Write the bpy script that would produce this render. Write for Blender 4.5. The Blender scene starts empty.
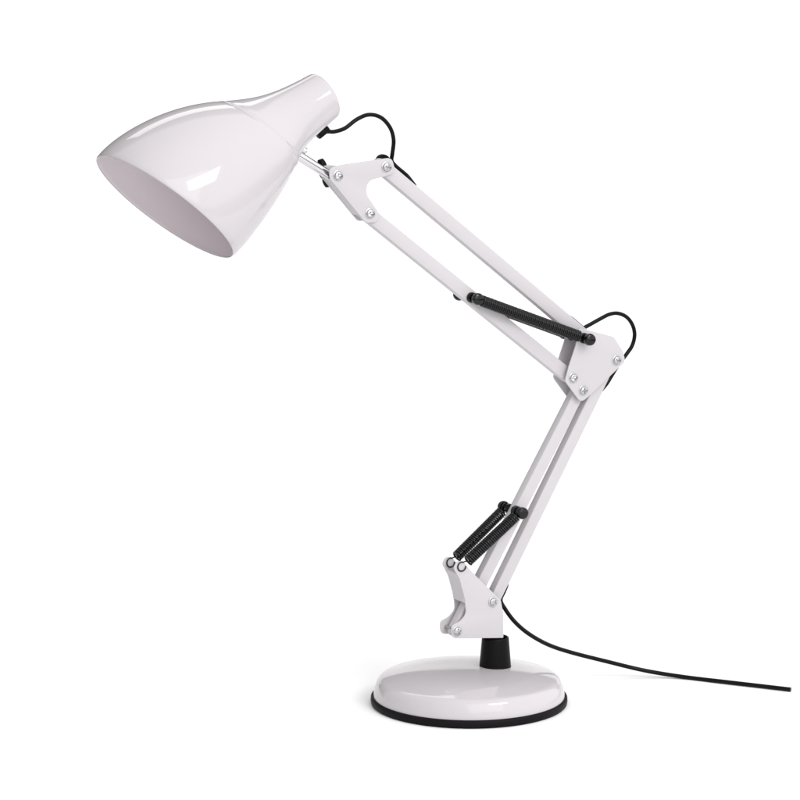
import bpy, bmesh, math
from mathutils import Vector, Matrix

S = bpy.context.scene
COL = S.collection
R = math.radians

# ------------------------------------------------------------------ camera
PITCH, DEPTH, LENS = R(10.0), 3.0, 155.66
F = LENS / 36 * 800
FWD = Vector((0, math.cos(PITCH), -math.sin(PITCH)))
UP = Vector((0, math.sin(PITCH), math.cos(PITCH)))
RIGHT = Vector((1, 0, 0))
# the centre of the lamp's foot is the world origin
CAM = -(RIGHT * (69 / F * DEPTH) + UP * (-303 / F * DEPTH) + FWD * DEPTH)
cam_d = bpy.data.cameras.new('camera')
cam_d.lens = LENS
cam_d.sensor_width = 36
cam_d.clip_end = 100
cam = bpy.data.objects.new('camera', cam_d)
COL.objects.link(cam)
cam.location = CAM
cam.rotation_euler = (R(90) - PITCH, 0, 0)
S.camera = cam

# ------------------------------------------------------------------ lamp frame
# local x runs along the vertical plane the arms fold in, y away from the viewer, z up
YAW = R(30)
ROT = Matrix.Rotation(YAW, 3, 'Z')
INV = ROT.inverted()


def P(px, py, w=0.0):
    """Side-elevation measurement -> point of the lamp's folding plane, w metres in front of its mid plane."""
    d = INV @ (FWD + RIGHT * ((px - 400) / F) + UP * (-(py - 400) / F))
    o = INV @ CAM
    t = (-w - o.y) / d.y
    return o + d * t


MM = 0.001

# ------------------------------------------------------------------ object helpers
CENTRE = {}


def finish(bm, sharp=35):
    bmesh.ops.recalc_face_normals(bm, faces=bm.faces)
    a = R(sharp)
    for f in bm.faces:
        f.smooth = True
    for e in bm.edges:
        if len(e.link_faces) == 2:
            e.smooth = e.calc_face_angle(0) < a
    return bm


def obj(name, bm, mat, parent=None, sharp=35):
    finish(bm, sharp)
    lo = Vector([min(v.co[i] for v in bm.verts) for i in range(3)])
    hi = Vector([max(v.co[i] for v in bm.verts) for i in range(3)])
    c = (lo + hi) / 2
    bmesh.ops.translate(bm, verts=bm.verts, vec=-c)
    me = bpy.data.meshes.new(name)
    bm.to_mesh(me)
    bm.free()
    me.materials.append(mat)
    o = bpy.data.objects.new(name, me)
    COL.objects.link(o)
    return place(o, c, parent)


def place(o, c, parent):
    CENTRE[o.name] = Vector(c)
    o.parent = parent
    base = CENTRE[parent.name] if parent and parent.name in CENTRE else Vector()
    o.location = Vector(c) - base
    return o


def smooth_path(pts, n=12):
    pts = [Vector(p) for p in pts]
    out = []
    for i in range(len(pts) - 1):
        p0 = pts[i - 1] if i else 2 * pts[0] - pts[1]
        p1, p2 = pts[i], pts[i + 1]
        p3 = pts[i + 2] if i + 2 < len(pts) else 2 * pts[-1] - pts[-2]
        for k in range(n):
            t = k / n
            out.append(0.5 * ((2 * p1) + (p2 - p0) * t + (2 * p0 - 5 * p1 + 4 * p2 - p3) * t * t
                              + (3 * p1 - p0 - 3 * p2 + p3) * t ** 3))
    out.append(pts[-1])
    return out


def add_tube(bm, path, r, seg=12, cap=True):
    path = [Vector(p) for p in path]
    n = len(path)
    rad = r if callable(r) else (lambda t: r)
    T = (path[1] - path[0]).normalized()
    N = T.orthogonal().normalized()
    rings = []
    for i, p in enumerate(path):
        t2 = (path[min(i + 1, n - 1)] - path[max(i - 1, 0)]).normalized()
        q = T.rotation_difference(t2)
        N = (q @ N).normalized()
        N = (N - t2 * N.dot(t2)).normalized()
        T = t2
        B = T.cross(N)
        rr = rad(i / (n - 1))
        rings.append([bm.verts.new(p + (N * math.cos(2 * math.pi * k / seg) + B * math.sin(2 * math.pi * k / seg)) * rr)
                      for k in range(seg)])
    for a, b in zip(rings, rings[1:]):
        for k in range(seg):
            bm.faces.new((a[k], a[(k + 1) % seg], b[(k + 1) % seg], b[k]))
    if cap:
        bm.faces.new(rings[0][::-1])
        bm.faces.new(rings[-1])
    return bm


def add_lathe(bm, prof, origin, axis, seg=48):
    """prof: (radius, height) pairs along axis from origin."""
    origin, axis = Vector(origin), Vector(axis).normalized()
    a = axis.orthogonal().normalized()
    b = axis.cross(a)
    rings = []
    for r, h in prof:
        if r < 1e-7:
            rings.append([bm.verts.new(origin + axis * h)])
        else:
            rings.append([bm.verts.new(origin + axis * h + (a * math.cos(2 * math.pi * k / seg) + b * math.sin(2 * math.pi * k / seg)) * r)
                          for k in range(seg)])
    for A, B in zip(rings, rings[1:]):
        for k in range(seg):
            j = (k + 1) % seg
            if len(A) == 1 and len(B) == 1:
                continue
            if len(A) == 1:
                bm.faces.new((A[0], B[j], B[k]))
            elif len(B) == 1:
                bm.faces.new((A[k], A[j], B[0]))
            else:
                bm.faces.new((A[k], A[j], B[j], B[k]))
    return bm


def fillet(pts, rad, n=5):
    """2-D polygon with rounded corners; rad is one radius or one per corner."""
    out = []
    m = len(pts)
    for i, p in enumerate(pts):
        r = rad[i] if isinstance(rad, (list, tuple)) else rad
        p = Vector(p)
        a, b = Vector(pts[i - 1]) - p, Vector(pts[(i + 1) % m]) - p
        la, lb = a.length, b.length
        a.normalize(); b.normalize()
        ang = a.angle(b)
        if r <= 0 or ang > R(176):
            out.append(p); continue
        d = min(r / math.tan(ang / 2), la * 0.48, lb * 0.48)
        p0, p1 = p + a * d, p + b * d
        for k in range(n + 1):
            t = k / n
            out.append((p0 * (1 - t) ** 2 + p * 2 * t * (1 - t) + p1 * t * t))
    return out


def add_plate(bm, poly, w0, w1, bev=0.0):
    """2-D (x, z) outline extruded between two offsets in front of the mid plane."""
    sub = bmesh.new()
    lo = [sub.verts.new((p[0], -w0, p[1])) for p in poly]
    hi = [sub.verts.new((p[0], -w1, p[1])) for p in poly]
    n = len(poly)
    sub.faces.new(lo)
    sub.faces.new(hi[::-1])
    for i in range(n):
        j = (i + 1) % n
        sub.faces.new((lo[i], hi[i], hi[j], lo[j]))
    bmesh.ops.recalc_face_normals(sub, faces=sub.faces)
    if bev > 0:
        es = [e for e in sub.edges if e.calc_face_angle(0) > R(60)]
        bmesh.ops.bevel(sub, geom=es, offset=bev, segments=3, profile=0.5, affect='EDGES', clamp_overlap=True)
    me = bpy.data.meshes.new('tmp')
    sub.to_mesh(me)
    sub.free()
    bm.from_mesh(me)
    bpy.data.meshes.remove(me)
    return bm


def outline(pix, w, rad):
    return fillet([(P(x, y, w).x, P(x, y, w).z) for x, y in pix], rad)


def stadium(a, b, h, over=0.0):
    """outline of a bar with round ends from 2-D point a to b, h high"""
    a, b = Vector(a), Vector(b)
    d = (b - a).normalized()
    n = Vector((-d.y, d.x))
    out = []
    for c, s in ((b + d * over, 0), (a - d * over, math.pi)):
        for k in range(13):
            t = s - math.pi / 2 + math.pi * k / 12
            out.append(c + (d * math.cos(t) + n * math.sin(t)) * h / 2)
    return out


# ------------------------------------------------------------------ materials
def mat(name, col, rough, metal=0.0, spec=0.5, coat=0.0, bump=None, var=0.0, ior=1.5):
    m = bpy.data.materials.new(name)
    m.use_nodes = True
    nt = m.node_tree
    b = nt.nodes['Principled BSDF']
    b.inputs['Base Color'].default_value = (*col, 1)
    b.inputs['Roughness'].default_value = rough
    b.inputs['Metallic'].default_value = metal
    b.inputs['Specular IOR Level'].default_value = spec
    b.inputs['IOR'].default_value = ior
    b.inputs['Coat Weight'].default_value = coat
    b.inputs['Coat Roughness'].default_value = 0.03
    tc = nt.nodes.new('ShaderNodeTexCoord')
    if var:
        nz = nt.nodes.new('ShaderNodeTexNoise')
        nz.inputs['Scale'].default_value = 60
        nz.inputs['Detail'].default_value = 4
        mp = nt.nodes.new('ShaderNodeMapRange')
        mp.inputs['To Min'].default_value = max(0.0, rough - var)
        mp.inputs['To Max'].default_value = rough + var
        nt.links.new(tc.outputs['Object'], nz.inputs['Vector'])
        nt.links.new(nz.outputs['Fac'], mp.inputs['Value'])
        nt.links.new(mp.outputs['Result'], b.inputs['Roughness'])
    if bump:
        sc, st = bump
        nz = nt.nodes.new('ShaderNodeTexNoise')
        nz.inputs['Scale'].default_value = sc
        nz.inputs['Detail'].default_value = 3
        bp = nt.nodes.new('ShaderNodeBump')
        bp.inputs['Strength'].default_value = st
        bp.inputs['Distance'].default_value = 0.0004
        nt.links.new(tc.outputs['Object'], nz.inputs['Vector'])
        nt.links.new(nz.outputs['Fac'], bp.inputs['Height'])
        nt.links.new(bp.outputs['Normal'], b.inputs['Normal'])
    return m


M_GLOSS = mat('gloss_white_enamel', (0.485, 0.463, 0.476), 0.07, spec=0.42, bump=(180, 0.02))
M_SATIN = mat('satin_white_enamel', (0.478, 0.460, 0.474), 0.36, spec=0.3, bump=(1500, 0.10), var=0.05)
M_INNER = mat('white_enamel_lit_inside', (0.69, 0.635, 0.662), 0.3, spec=0.4, bump=(400, 0.03))  # shade's white enamel made lighter inside; the colour stands in for missing light
M_BLACK = mat('black_plastic', (0.005, 0.0045, 0.005), 0.36, ior=1.16, var=0.06, bump=(900, 0.08))
M_RUBBER = mat('black_rubber', (0.007, 0.006, 0.007), 0.5, ior=1.16, bump=(1200, 0.1), var=0.05)
M_SPRING = mat('black_spring_steel', (0.003, 0.003, 0.003), 0.11, ior=1.4, var=0.05)
M_CABLE = mat('black_cable_sheath', (0.004, 0.004, 0.004), 0.13, ior=1.22, bump=(1500, 0.06), var=0.05)
M_CHROME = mat('bright_steel', (0.66, 0.655, 0.67), 0.14, metal=1.0, var=0.04)
M_SCREW = mat('zinc_plated_steel', (0.50, 0.50, 0.515), 0.24, metal=1.0, var=0.06)
M_SWEEP = mat('white_studio_paper', (0.855, 0.858, 0.858), 0.9, spec=0.1, bump=(400, 0.05))

# ------------------------------------------------------------------ setting
bm = bmesh.new()
prof = [(-4.5, 0.0), (1.7, 0.0)]
for k in range(1, 17):
    t = math.pi / 2 * k / 16
    prof.append((1.7 + 0.35 * math.sin(t), 0.35 - 0.35 * math.cos(t)))
prof.append((2.05, 0.56))
L = [bm.verts.new((-1.15, y, z)) for y, z in prof]
Rr = [bm.verts.new((1.2, y, z)) for y, z in prof]
for i in range(len(prof) - 1):
    bm.faces.new((L[i], Rr[i], Rr[i + 1], L[i + 1]))
sweep = obj('backdrop', bm, M_SWEEP, sharp=60)
sweep['kind'] = 'structure'
sweep['label'] = 'seamless white backdrop paper under and behind the lamp'

# ------------------------------------------------------------------ the lamp
lamp = bpy.data.objects.new('desk_lamp', None)
COL.objects.link(lamp)
lamp.rotation_euler = (0, 0, YAW)
lamp.empty_display_size = 0.05
lamp['label'] = 'glossy white folding desk lamp with black springs on a round black-rimmed base'
lamp['category'] = 'desk lamp'

K = 0.17 / 196          # metres per measured unit on the foot
Z = Vector((0, 0, 1))

# foot ------------------------------------------------
bm = bmesh.new()
dome = [(95.2, 6.5), (95.6, 8), (95.2, 12), (94.35, 16), (93.05, 20), (91.7, 23), (89.9, 25.3), (87.2, 26.9), (83, 28.1), (76, 29.7), (66, 31.6), (55, 33), (42, 34), (25, 34.7), (0, 35)]
dome_s = [(max(p.x, 0), p.y) for p in smooth_path([Vector((a, b, 0)) for a, b in dome], 5)]
dome_s[-1] = (0, 35)
dome_s = [(0, 6.5)] + dome_s
add_lathe(bm, [(r * K, z * K) for r, z in dome_s], (0, 0, 0), Z, 128)
base = obj('base', bm, M_GLOSS, lamp)

bm = bmesh.new()
rim = [(0, 0.6), (93, 0.6), (96.5, 0.0), (98, 1.4), (98.4, 4), (98.2, 7), (97.2, 8.1), (95.9, 8.3), (94, 8.0), (94, 5.5), (0, 5.5)]
add_lathe(bm, [(r * K, z * K) for r, z in rim], (0, 0, 0), Z, 128)
obj('base_rim', bm, M_RUBBER, base, sharp=50)

# collar ----------------------------------------------
PX = 26.5 * MM
bm = bmesh.new()
col_p = [(0, 32.6), (15.9, 32.6), (16.1, 33.6), (15.9, 34.8), (13.6, 62.5), (13.2, 64), (12.4, 64.4), (11.4, 63.8), (11.0, 62), (11.0, 50), (0, 50)]
add_lathe(bm, [(r * K, z * K) for r, z in col_p], (PX, 0, 0), Z, 64)
obj('collar', bm, M_BLACK, lamp, sharp=50)
bm = bmesh.new()
add_lathe(bm, [(0, 45 * K), (6.5 * MM, 45 * K), (6.5 * MM, 80 * K), (5.8 * MM, 81 * K), (0, 81 * K)], (PX, 0, 0), Z, 32)
obj('post', bm, M_CHROME, lamp)

# screws ------------------------------------------------
W = 10 * MM              # outer face of the bracket plates


def make_screw_mesh():
    a = bmesh.new()
    add_lathe(a, [(0, 0), (4.6 * MM, 0), (4.6 * MM, 0.5 * MM), (4.2 * MM, 0.7 * MM), (3.7 * MM, 0.7 * MM), (3.6 * MM, 1.2 * MM),
                  (3.2 * MM, 1.9 * MM), (2.2 * MM, 2.35 * MM), (0.9 * MM, 2.55 * MM), (0, 2.6 * MM)], (0, 0, 0), (0, -1, 0), 40)
    finish(a, 30)
    me = bpy.data.meshes.new('head'); a.to_mesh(me); a.free()
    o = bpy.data.objects.new('head', me); COL.objects.link(o)
    c = bmesh.new()
    for ang in (R(25), R(115)):
        m = Matrix.Rotation(ang, 4, 'Y') @ Matrix.Translation((0, -2.6 * MM, 0)) @ Matrix.Diagonal((5.2 * MM, 3.4 * MM, 1.25 * MM, 1))
        bmesh.ops.create_cube(c, size=1, matrix=m)
    mc = bpy.data.meshes.new('cut'); c.to_mesh(mc); c.free()
    oc = bpy.data.objects.new('cut', mc); COL.objects.link(oc)
    md = o.modifiers.new('b', 'BOOLEAN'); md.operation = 'DIFFERENCE'; md.object = oc; md.solver = 'EXACT'; md.use_self = True
    dg = bpy.context.evaluated_depsgraph_get()
    res = bpy.data.meshes.new_from_object(o.evaluated_get(dg))
    bpy.data.objects.remove(o); bpy.data.objects.remove(oc)
    b = bmesh.new()
    b.from_mesh(res)
    add_lathe(b, [(0, 0), (1.9 * MM, 0), (1.9 * MM, 21 * MM), (3.2 * MM, 21 * MM), (3.2 * MM, 23.4 * MM), (2.6 * MM, 24 * MM), (0, 24 * MM)], (0, 0, 0), (0, 1, 0), 6)
    finish(b, 30)
    out = bpy.data.meshes.new('screw')
    b.to_mesh(out); b.free()
    out.materials.append(M_SCREW)
    return out


SCREW = make_screw_mesh()


def screw(px, py, parent, rot=0.0, W=W):
    o = bpy.data.objects.new('screw', SCREW)
    COL.objects.link(o)
    o.rotation_euler = (0, rot, 0)
    return place(o, P(px, py, W), parent)


# brackets ------------------------------------------------
TH = 1.3 * MM


def bracket(name, pix, rad, web=None, W=W, back=None):
    poly = outline(pix, W, rad)
    bm = bmesh.new()
    add_plate(bm, poly, W - TH, W, 0.35 * MM)
    add_plate(bm, outline(back, W, rad[:2] + rad[1:]) if back else poly, -W, -W + TH, 0.35 * MM)
    if web:
        pts = [Vector((P(x, y, W).x, P(x, y, W).z)) for x, y in web]
        pts = [Vector((p.x, p.y)) for p in smooth_path([Vector((p.x, p.y, 0)) for p in pts], 6)]
        nrm = []
        for i in range(len(pts)):
            d = (pts[min(i + 1, len(pts) - 1)] - pts[max(i - 1, 0)]).normalized()
            nrm.append(Vector((-d.y, d.x)))
        strip = pts + [p + n * TH for p, n in zip(pts[::-1], nrm[::-1])]
        add_plate(bm, strip, -W + TH * 0.7, W - TH * 0.7)
    return obj(name, bm, M_SATIN, lamp)


base_br = bracket('base_bracket',
    [(457, 561.5), (463, 561), (469.5, 569.5), (501, 600.5), (503.3, 613), (503.5, 638), (452.0, 638.5), (451.5, 626), (460, 621.5), (466.5, 614),
     (465, 600), (459.5, 579), (453.5, 568)],
    [v * MM for v in (4, 3, 6, 2, 5, 1, 5.5, 4, 10, 10, 20, 10, 4.5)],
    web=[(456.3, 574), (459.6, 581), (463.2, 594), (464.8, 603)])
base_br.data.materials[0] = M_SATIN
screw(493, 602, base_br, 0.3)
screw(457.2, 631, base_br, 0.9)

elbow = bracket('elbow_bracket',
    [(579, 328), (586, 329.5), (614, 337), (623, 351), (625.5, 361.5), (591, 394.5), (581, 403), (565, 381), (569, 366), (576, 345)],
    [v * MM for v in (3, 3, 4, 8, 5, 6, 6, 4, 20, 20)])
screw(616.7, 360.3, elbow, 0.2)
screw(573.2, 378, elbow, 0.5)
screw(583.3, 390.5, elbow, 1.1)

head_br = bracket('head_bracket',
    [(329, 168), (341, 165), (371, 160.6), (392, 157.5), (396, 173), (384, 176.7), (368.5, 180.5), (365.5, 193), (378.5, 212), (378, 222), (366, 223), (330, 179)],
    [v * MM for v in (6, 20, 20, 6, 6, 20, 9, 12, 8, 5, 6, 6)],
    web=[(331.5, 179.5), (340, 190.2), (350, 202.8), (360.5, 216)], W=7.6 * MM,
    back=[(329, 168), (338, 166.5), (352, 168.5), (371, 166), (392, 160.5), (396, 173), (384, 176.7), (368.5, 180.5), (365.5, 193), (378.5, 212), (378, 222), (366, 223), (330, 179)])
screw(338, 175.6, head_br, 0.7, 7.6 * MM)
screw(386.5, 167, head_br, 0.1, 7.6 * MM)
screw(370, 213.5, head_br, 0.6, 7.6 * MM)


# arms ------------------------------------------------
def flat(px, py, w=W):
    p = P(px, py, w)
    return (p.x, p.z)


HB = 4.6 * MM


def bar(a, b, h, w=W):
    bm = bmesh.new()
    add_plate(bm, stadium(flat(*a, w), flat(*b, w), h, 0.5 * MM), -HB, HB, 0.9 * MM)
    return obj('arm_bar', bm, M_SATIN, lamp)


bar_r = bar((494.2, 602.4), (612.2, 361), 10.6 * MM, HB)
bar_l = bar((458.0, 631), (581.0, 391), 10.6 * MM, HB)
bar_u = bar((386.5, 167), (589.5, 338.0), 11.8 * MM)
bar_d = bar((370, 212.8), (573.2, 377.2), 11.8 * MM)


# springs ------------------------------------------------
def helix(bm, a, b, r, wire, turns, seg=14):
    a, b = Vector(a), Vector(b)
    d = (b - a)
    n = d.orthogonal().normalized()
    t = d.normalized().cross(n)
    N = int(turns * seg)
    pts = []
    for i in range(N + 1):
        q = 2 * math.pi * i / seg
        pts.append(a + d * (i / N) + (n * math.cos(q) + t * math.sin(q)) * r)
    add_tube(bm, pts, wire, 6)


def ring_path(c, r, e1, e2, a0, a1, n=18):
    return [c + (e1 * math.cos(a0 + (a1 - a0) * k / n) + e2 * math.sin(a0 + (a1 - a0) * k / n)) * r for k in range(n + 1)]


WS = 14.2 * MM


def spring(p_pin, p_end, w, hook_end):
    """p_pin, p_end: centres of the two anchors (3-D, at offset w)."""
    d = (p_end - p_pin).normalized()
    side = Vector((0, 1, 0))
    up = d.cross(side).normalized()
    bm = bmesh.new()
    h0 = 6.0 * MM
    h1 = 7.5 * MM if hook_end else 6.0 * MM
    a, b = p_pin + d * h0, p_end - d * h1
    rr, wire = 4.15 * MM, 0.93 * MM
    turns = round((b - a).length / (1.98 * MM))
    helix(bm, a, b, rr, wire, turns)
    core = bmesh.new()
    o = obj('spring', bm, M_SPRING, lamp, sharp=180)
    # end hooks
    for q, s, hh in ((p_pin, 1, h0), (p_end, -1, h1)):
        hb = bmesh.new()
        rh = 4.0 * MM
        dd = d * s
        path = ring_path(q, rh, dd, up, R(-35), R(-35) - R(290), 26)
        path = [q + dd * hh + up * rh * 0.5 + dd * 0.4 * MM, q + dd * (hh - 1.2 * MM) - up * rh * 0.2] + path
        add_tube(hb, smooth_path(path, 2), 0.62 * MM, 8)
        obj('hook', hb, M_SPRING, o, sharp=180)
    return o


def pin(px, py, w_face, out, parent):
    """plastic-capped pin standing out of a bar; out=+1 to the front, -1 to the back"""
    p0 = P(px, py, W)
    p = Vector((p0.x, -out * w_face, p0.z))
    bm = bmesh.new()
    prof = [(0, -1 * MM), (4.6 * MM, -1 * MM), (4.6 * MM, 2.4 * MM), (3.9 * MM, 3.4 * MM), (2.6 * MM, 3.6 * MM), (2.6 * MM, 8.6 * MM), (4.6 * MM, 8.8 * MM),
            (5.2 * MM, 9.6 * MM), (5.2 * MM, 12 * MM), (4.6 * MM, 13.4 * MM), (3.0 * MM, 14.2 * MM), (0, 14.5 * MM)]
    add_lathe(bm, prof, p, (0, -out, 0), 32)
    obj('spring_pin', bm, M_SPRING, parent, sharp=40)
    return Vector((p0.x, -out * (w_face + 6 * MM), p0.z))


for s in (1, -1):
    # forearm springs: from the lower bar to the elbow pivot
    a = pin(474.5, 298.3, HB, s, bar_d)
    b = pin(583.2, 338.0, W - 0.5 * MM, s, elbow)
    b.y = a.y
    a.y = b.y = -s * 12.5 * MM
    spring(a, b, 0, False)
for s in (1, -1):
    a = pin(519, 512, HB, s, bar_l)
    b0 = P(461.5, 566.5, W)
    a.y = -s * 11.5 * MM
    b = Vector((b0.x, -10.6 * MM if s > 0 else 7.9 * MM, b0.z))
    spring(a, b, 0, True)

# shade ------------------------------------------------
# smooth curves along the bell from mouth (t=0) to end of the neck (t=1): centre, radius (mm), direction
BELL = {'x': [240.431, 76.514, -0.684, 1.834, 3.775], 'y': [149.719, -52.836, 5.31, -1.879, -3.448],
        'r': [45.874, -25.777, -1.441, 2.573, -0.316, -0.102], 'a': [47.567, -6.274, -3.996, -3.727]}


def cheb(c, t):
    x = 2 * t - 1
    return sum(k * math.cos(i * math.acos(max(-1, min(1, x)))) for i, k in enumerate(c))


def section(t):
    x, y, ang = cheb(BELL['x'], t), cheb(BELL['y'], t), cheb(BELL['a'], t)
    q = P(x, y)
    n = (P(x + math.cos(R(ang)), y - math.sin(R(ang))) - q).normalized()
    n = (n + Vector((0, 0.0216 - 0.027 * t, 0))).normalized()
    return q, cheb(BELL['r'], t) * MM, n


secs = [section(i / 40) for i in range(41)]
cs, rs, ns = zip(*secs)
SEAM = 24
YV = Vector((0, 1, 0))
SEG = 128


def ring(bm, c, r, n):
    t = n.cross(YV).normalized()
    q = t.cross(n)
    return [bm.verts.new(c + (t * math.cos(2 * math.pi * k / SEG) + q * math.sin(2 * math.pi * k / SEG)) * r) for k in range(SEG)]


def loft(bm, rings, close0=False, close1=False):
    for A, B in zip(rings, rings[1:]):
        for k in range(SEG):
            j = (k + 1) % SEG
            bm.faces.new((A[k], A[j], B[j], B[k]))
    if close0:
        bm.faces.new(rings[0][::-1])
    if close1:
        bm.faces.new(rings[-1])


T_ = 1.3 * MM
bm = bmesh.new()
rings = [ring(bm, cs[i], rs[i] - T_, ns[i]) for i in range(SEAM, -1, -1)]
rings += [ring(bm, cs[0] - ns[0] * 0.6 * MM, rs[0] - T_ * 0.8, ns[0]), ring(bm, cs[0] - ns[0] * 0.9 * MM, rs[0] - T_ * 0.5, ns[0]),
          ring(bm, cs[0] - ns[0] * 0.6 * MM, rs[0] - T_ * 0.15, ns[0])]
rings += [ring(bm, cs[i], rs[i], ns[i]) for i in range(0, SEAM)]
cS, rS, nS = cs[SEAM], rs[SEAM], ns[SEAM]
for dz, dr in ((-2.0, 0.12), (-1.3, 0.26), (-0.8, 0.28), (-0.35, 0.1), (0.0, -0.3), (0.2, -0.9)):
    rings.append(ring(bm, cS + nS * dz * MM, rS + (dr - 0.5 * dz * 0.9) * MM, nS))
loft(bm, rings)
# close the upper edge
for k in range(SEG):
    j = (k + 1) % SEG
    bm.faces.new((rings[-1][k], rings[-1][j], rings[0][j], rings[0][k]))
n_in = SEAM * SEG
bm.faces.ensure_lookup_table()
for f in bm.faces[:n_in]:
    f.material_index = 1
shade = obj('lamp_shade', bm, M_GLOSS, lamp, sharp=60)
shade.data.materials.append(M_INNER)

bm = bmesh.new()
rings = []
g = 0.45 * MM
rings.append(ring(bm, cS - nS * 2.0 * MM, rS - T_, nS))
rings.append(ring(bm, cS - nS * 1.0 * MM, rS - g, nS))
for i in range(SEAM + 1, len(cs)):
    rings.append(ring(bm, cs[i], rs[i] - g * max(0, 1 - (i - SEAM) / 6), ns[i]))
c, r, n = cs[-1], rs[-1], ns[-1]
for k in range(1, 9):
    t = math.pi / 2 * k / 8
    rr = 4.5 * MM
    rings.append(ring(bm, c + n * (rr * math.sin(t)), r - rr * (1 - math.cos(t)), n))
rings.append(ring(bm, c + n * 5.0 * MM, r - 9 * MM, n))
rings.append(ring(bm, c + n * 5.2 * MM, 3 * MM, n))
loft(bm, rings, False, True)
cup = obj('socket_cup', bm, M_GLOSS, shade, sharp=60)

# steel stem between shade and bracket ------------------------------------------------
bm = bmesh.new()
s0, s1 = P(300.0, 156.8), P(328.5, 174.8)
ax = (s1 - s0).normalized()
ln = (s1 - s0).length
add_lathe(bm, [(0, -6 * MM), (4.0 * MM, -6 * MM), (4.0 * MM, ln - 1 * MM), (3.5 * MM, ln), (0, ln)], s0, ax, 32)
c2 = P(338, 175.6, W)
cc = Vector((c2.x, c2.z))
ee = Vector((s1.x, s1.z))
add_plate(bm, stadium(ee, cc, 7.6 * MM, 0), -2.6 * MM, 2.6 * MM, 0.5 * MM)
obj('stem', bm, M_CHROME, lamp)

# small chrome fastening on the neck, seen over the stem
bm = bmesh.new()
k0 = P(305.3, 151.0)
add_lathe(bm, [(0, -4 * MM), (2.6 * MM, -4 * MM), (2.8 * MM, -0.4 * MM), (2.4 * MM, 0.9 * MM), (1.2 * MM, 1.6 * MM), (0, 1.7 * MM)], k0, Vector((0.8, -0.25, -0.5)), 24)
obj('shade_bolt', bm, M_CHROME, shade)

# wing nut behind the stem joint
bm = bmesh.new()
q = P(338, 175.6, W)
q = Vector((q.x, 7.8 * MM, q.z))
add_lathe(bm, [(0, 0), (6 * MM, 0), (5.6 * MM, 4 * MM), (4 * MM, 8 * MM), (0, 8.4 * MM)], q, (0, 1, 0), 32)
for s in (1, -1):
    d = Vector((-0.30, 0, 0.95)) * s
    pth = [q + Vector((0, 4.5 * MM, 0)), q + d * 5 * MM + Vector((0, 5 * MM, 0)), q + d * 8.5 * MM + Vector((0, 5.5 * MM, 0)), q + d * 12 * MM + Vector((0, 6 * MM, 0))]
    add_tube(bm, smooth_path(pth, 4), lambda t: (2.4 + 1.4 * math.sin(math.pi * min(1, t * 1.0))) * MM, 12)
obj('wing_nut', bm, M_BLACK, lamp)

# round black nut behind the upper pivot
bm = bmesh.new()
q = P(382, 162.0, -11 * MM)
add_lathe(bm, [(0, 0), (6.4 * MM, 0), (6.6 * MM, 1 * MM), (6.6 * MM, 4 * MM), (5.6 * MM, 5.6 * MM), (0, 6 * MM)], (q.x, 7.7 * MM, q.z), (0, 1, 0), 32)
obj('cap_nut', bm, M_BLACK, lamp)

# cable clip at the neck -------------------------------
bm = bmesh.new()
a, b = P(317.6, 136.2), P(328.0, 128.2)
d = (b - a).normalized()
add_lathe(bm, [(0, 0), (2.7 * MM, 0), (3.2 * MM, 0.8 * MM), (3.1 * MM, (b - a).length * 0.7), (2.6 * MM, (b - a).length * 0.8), (2.6 * MM, (b - a).length), (0, (b - a).length + 0.4 * MM)], a, d, 24)
obj('cable_clip', bm, M_BLACK, shade)


def cable(name, pts, r, sharp=180):
    bm = bmesh.new()
    add_tube(bm, smooth_path([P(*p) for p in pts], 8), r, 12)
    return obj(name, bm, M_CABLE, lamp, sharp=60)


CR = 1.75 * MM
m = MM
cable('cable', [(322, 132.2, 0), (328.5, 131.6, 0), (334.7, 131.6, 0), (345, 128.2, -1 * m), (357, 119.3, -2 * m), (369, 114.7, -3 * m), (381, 117.6, -4 * m), (390, 127.5, -5 * m),
                (393.6, 140, -5.5 * m), (392.3, 154, -6 * m), (391.8, 161, -6.5 * m), (396.5, 166.8, -6.6 * m), (403, 172.3, -6.4 * m), (407.5, 176.3, -5.8 * m), (411, 180.8, -3.5 * m), (415, 186, 0)], CR)
cable('cable', [(566, 316.5, -2 * m), (570.5, 317.8, -4.5 * m), (577, 323.0, -5 * m), (583, 328.2, -5.5 * m), (584.2, 329.5, -5.2 * m), (583.2, 330.2, -4.2 * m), (584.6, 327.6, -3 * m),
                (591, 324, -3 * m), (600.5, 318.7, -3 * m), (609.5, 314.3, -3 * m), (618, 313.4, -3 * m), (626.5, 317, -3 * m), (632.5, 325, -3 * m), (634.6, 335, -3 * m), (632.2, 345.5, -3 * m),
                (627, 353.5, -3 * m), (621.8, 360.5, -3 * m), (616.8, 367.4, -4.2 * m), (611.6, 375.8, -4.2 * m), (606.8, 383.6, -3.2 * m), (601.5, 390, -0.5 * m)], CR)

# power cord: out of the lower bar, sagging to the surface and away to the right
bm = bmesh.new()
cord = [P(504, 578, 0), P(506.4, 584.5, -2.6 * m), P(504.0, 591.5, -4.6 * m), P(500.6, 600, -5.6 * m), P(504.8, 608.5, -6 * m), P(514.5, 621.5, -7 * m), P(528.5, 633.6, -9 * m), P(548, 644.6, -12 * m),
        P(571, 652.4, -12 * m), P(606, 661.3, -7 * m), P(645, 670.6, 4 * m), P(684, 678.4, 26 * m), P(722, 684, 56 * m), P(757, 687.9, 83 * m), P(790.8, 691.6, 109 * m)]
for p in cord:
    p.z = max(p.z, 2.1 * MM)
add_tube(bm, smooth_path(cord, 10), 1.9 * MM, 14)
obj('power_cord', bm, M_CABLE, lamp, sharp=60)

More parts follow.
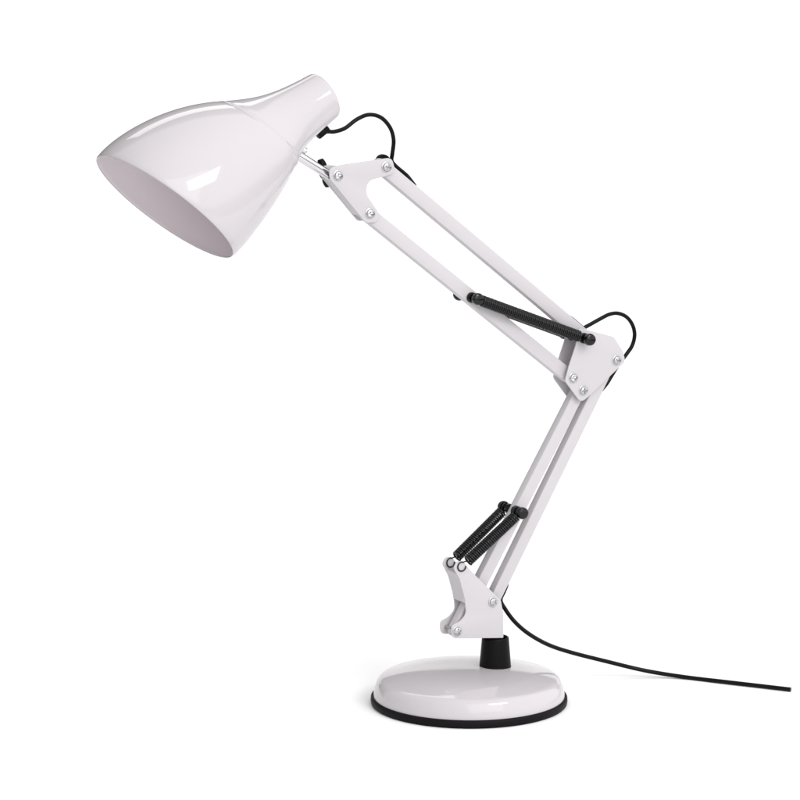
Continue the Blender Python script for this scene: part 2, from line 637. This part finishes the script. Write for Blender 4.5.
# ------------------------------------------------------------------ light
w = bpy.data.worlds.new('World')
S.world = w
w.use_nodes = True
# a white studio tent: brighter on the right, open (dark) at the back above the paper, dark studio floor beyond the paper
nt = w.node_tree
bg = nt.nodes['Background']
tc = nt.nodes.new('ShaderNodeTexCoord')
sx = nt.nodes.new('ShaderNodeSeparateXYZ')
nt.links.new(tc.outputs['Generated'], sx.inputs[0])
dp = nt.nodes.new('ShaderNodeVectorMath'); dp.operation = 'DOT_PRODUCT'
dp.inputs[1].default_value = Vector((-0.1, 0.97, 0.2)).normalized()
nt.links.new(tc.outputs['Generated'], dp.inputs[0])


def ramp(sock, a, b, lo, hi):
    m_ = nt.nodes.new('ShaderNodeMapRange'); m_.interpolation_type = 'SMOOTHSTEP'
    for k_, v_ in (('From Min', a), ('From Max', b), ('To Min', lo), ('To Max', hi)):
        m_.inputs[k_].default_value = v_
    nt.links.new(sock, m_.inputs['Value'])
    return m_.outputs['Result']


def mul(p, q):
    m_ = nt.nodes.new('ShaderNodeMath'); m_.operation = 'MULTIPLY'
    nt.links.new(p, m_.inputs[0]); nt.links.new(q, m_.inputs[1])
    return m_.outputs[0]


side = ramp(sx.outputs['X'], -0.9, 0.4, 0.68, 1.3)
under = ramp(sx.outputs['Z'], -0.16, 0.0, 0.15, 1.0)
back = ramp(dp.outputs['Value'], 0.62, 0.72, 1.0, 0.08)
nt.links.new(mul(mul(side, under), back), bg.inputs['Strength'])
bg.inputs['Color'].default_value = (1.0, 0.99, 0.995, 1)


def softbox(name, loc, target, sx, sy, radiance, spread=180):
    d = bpy.data.lights.new(name, 'AREA')
    d.shape = 'RECTANGLE'
    d.size, d.size_y = sx, sy
    d.energy = radiance * math.pi * sx * sy
    d.spread = R(spread)
    d.color = (1.0, 0.985, 0.99)
    o = bpy.data.objects.new(name, d)
    COL.objects.link(o)
    o.location = loc
    o.rotation_euler = (Vector(target) - Vector(loc)).to_track_quat('-Z', 'Y').to_euler()
    return o


def polar(az, el, dist, c=(0, 0, 0.28)):
    """azimuth 0 is towards the camera, positive to the right"""
    return Vector(c) + Vector((math.sin(R(az)) * math.cos(R(el)), -math.cos(R(az)) * math.cos(R(el)), math.sin(R(el)))) * dist


softbox('front_softbox', polar(20, 27, 3.4), (0, 0, 0.3), 2.6, 2.2, 1.5)
softbox('front_right_strip', polar(40, 34, 2.4), (0, 0, 0.2), 0.95, 0.5, 8.0)
softbox('back_softbox', (-0.55, 1.6, 1.9), (-0.05, 0, 0.2), 1.3, 0.5, 2.2)

# ------------------------------------------------------------------ render settings
S.view_settings.view_transform = 'Standard'
S.view_settings.look = 'None'
S.view_settings.exposure = 0.2
S.view_settings.gamma = 1
S.cycles.use_denoising = True
S.cycles.max_bounces = 8
S.render.film_transparent = False
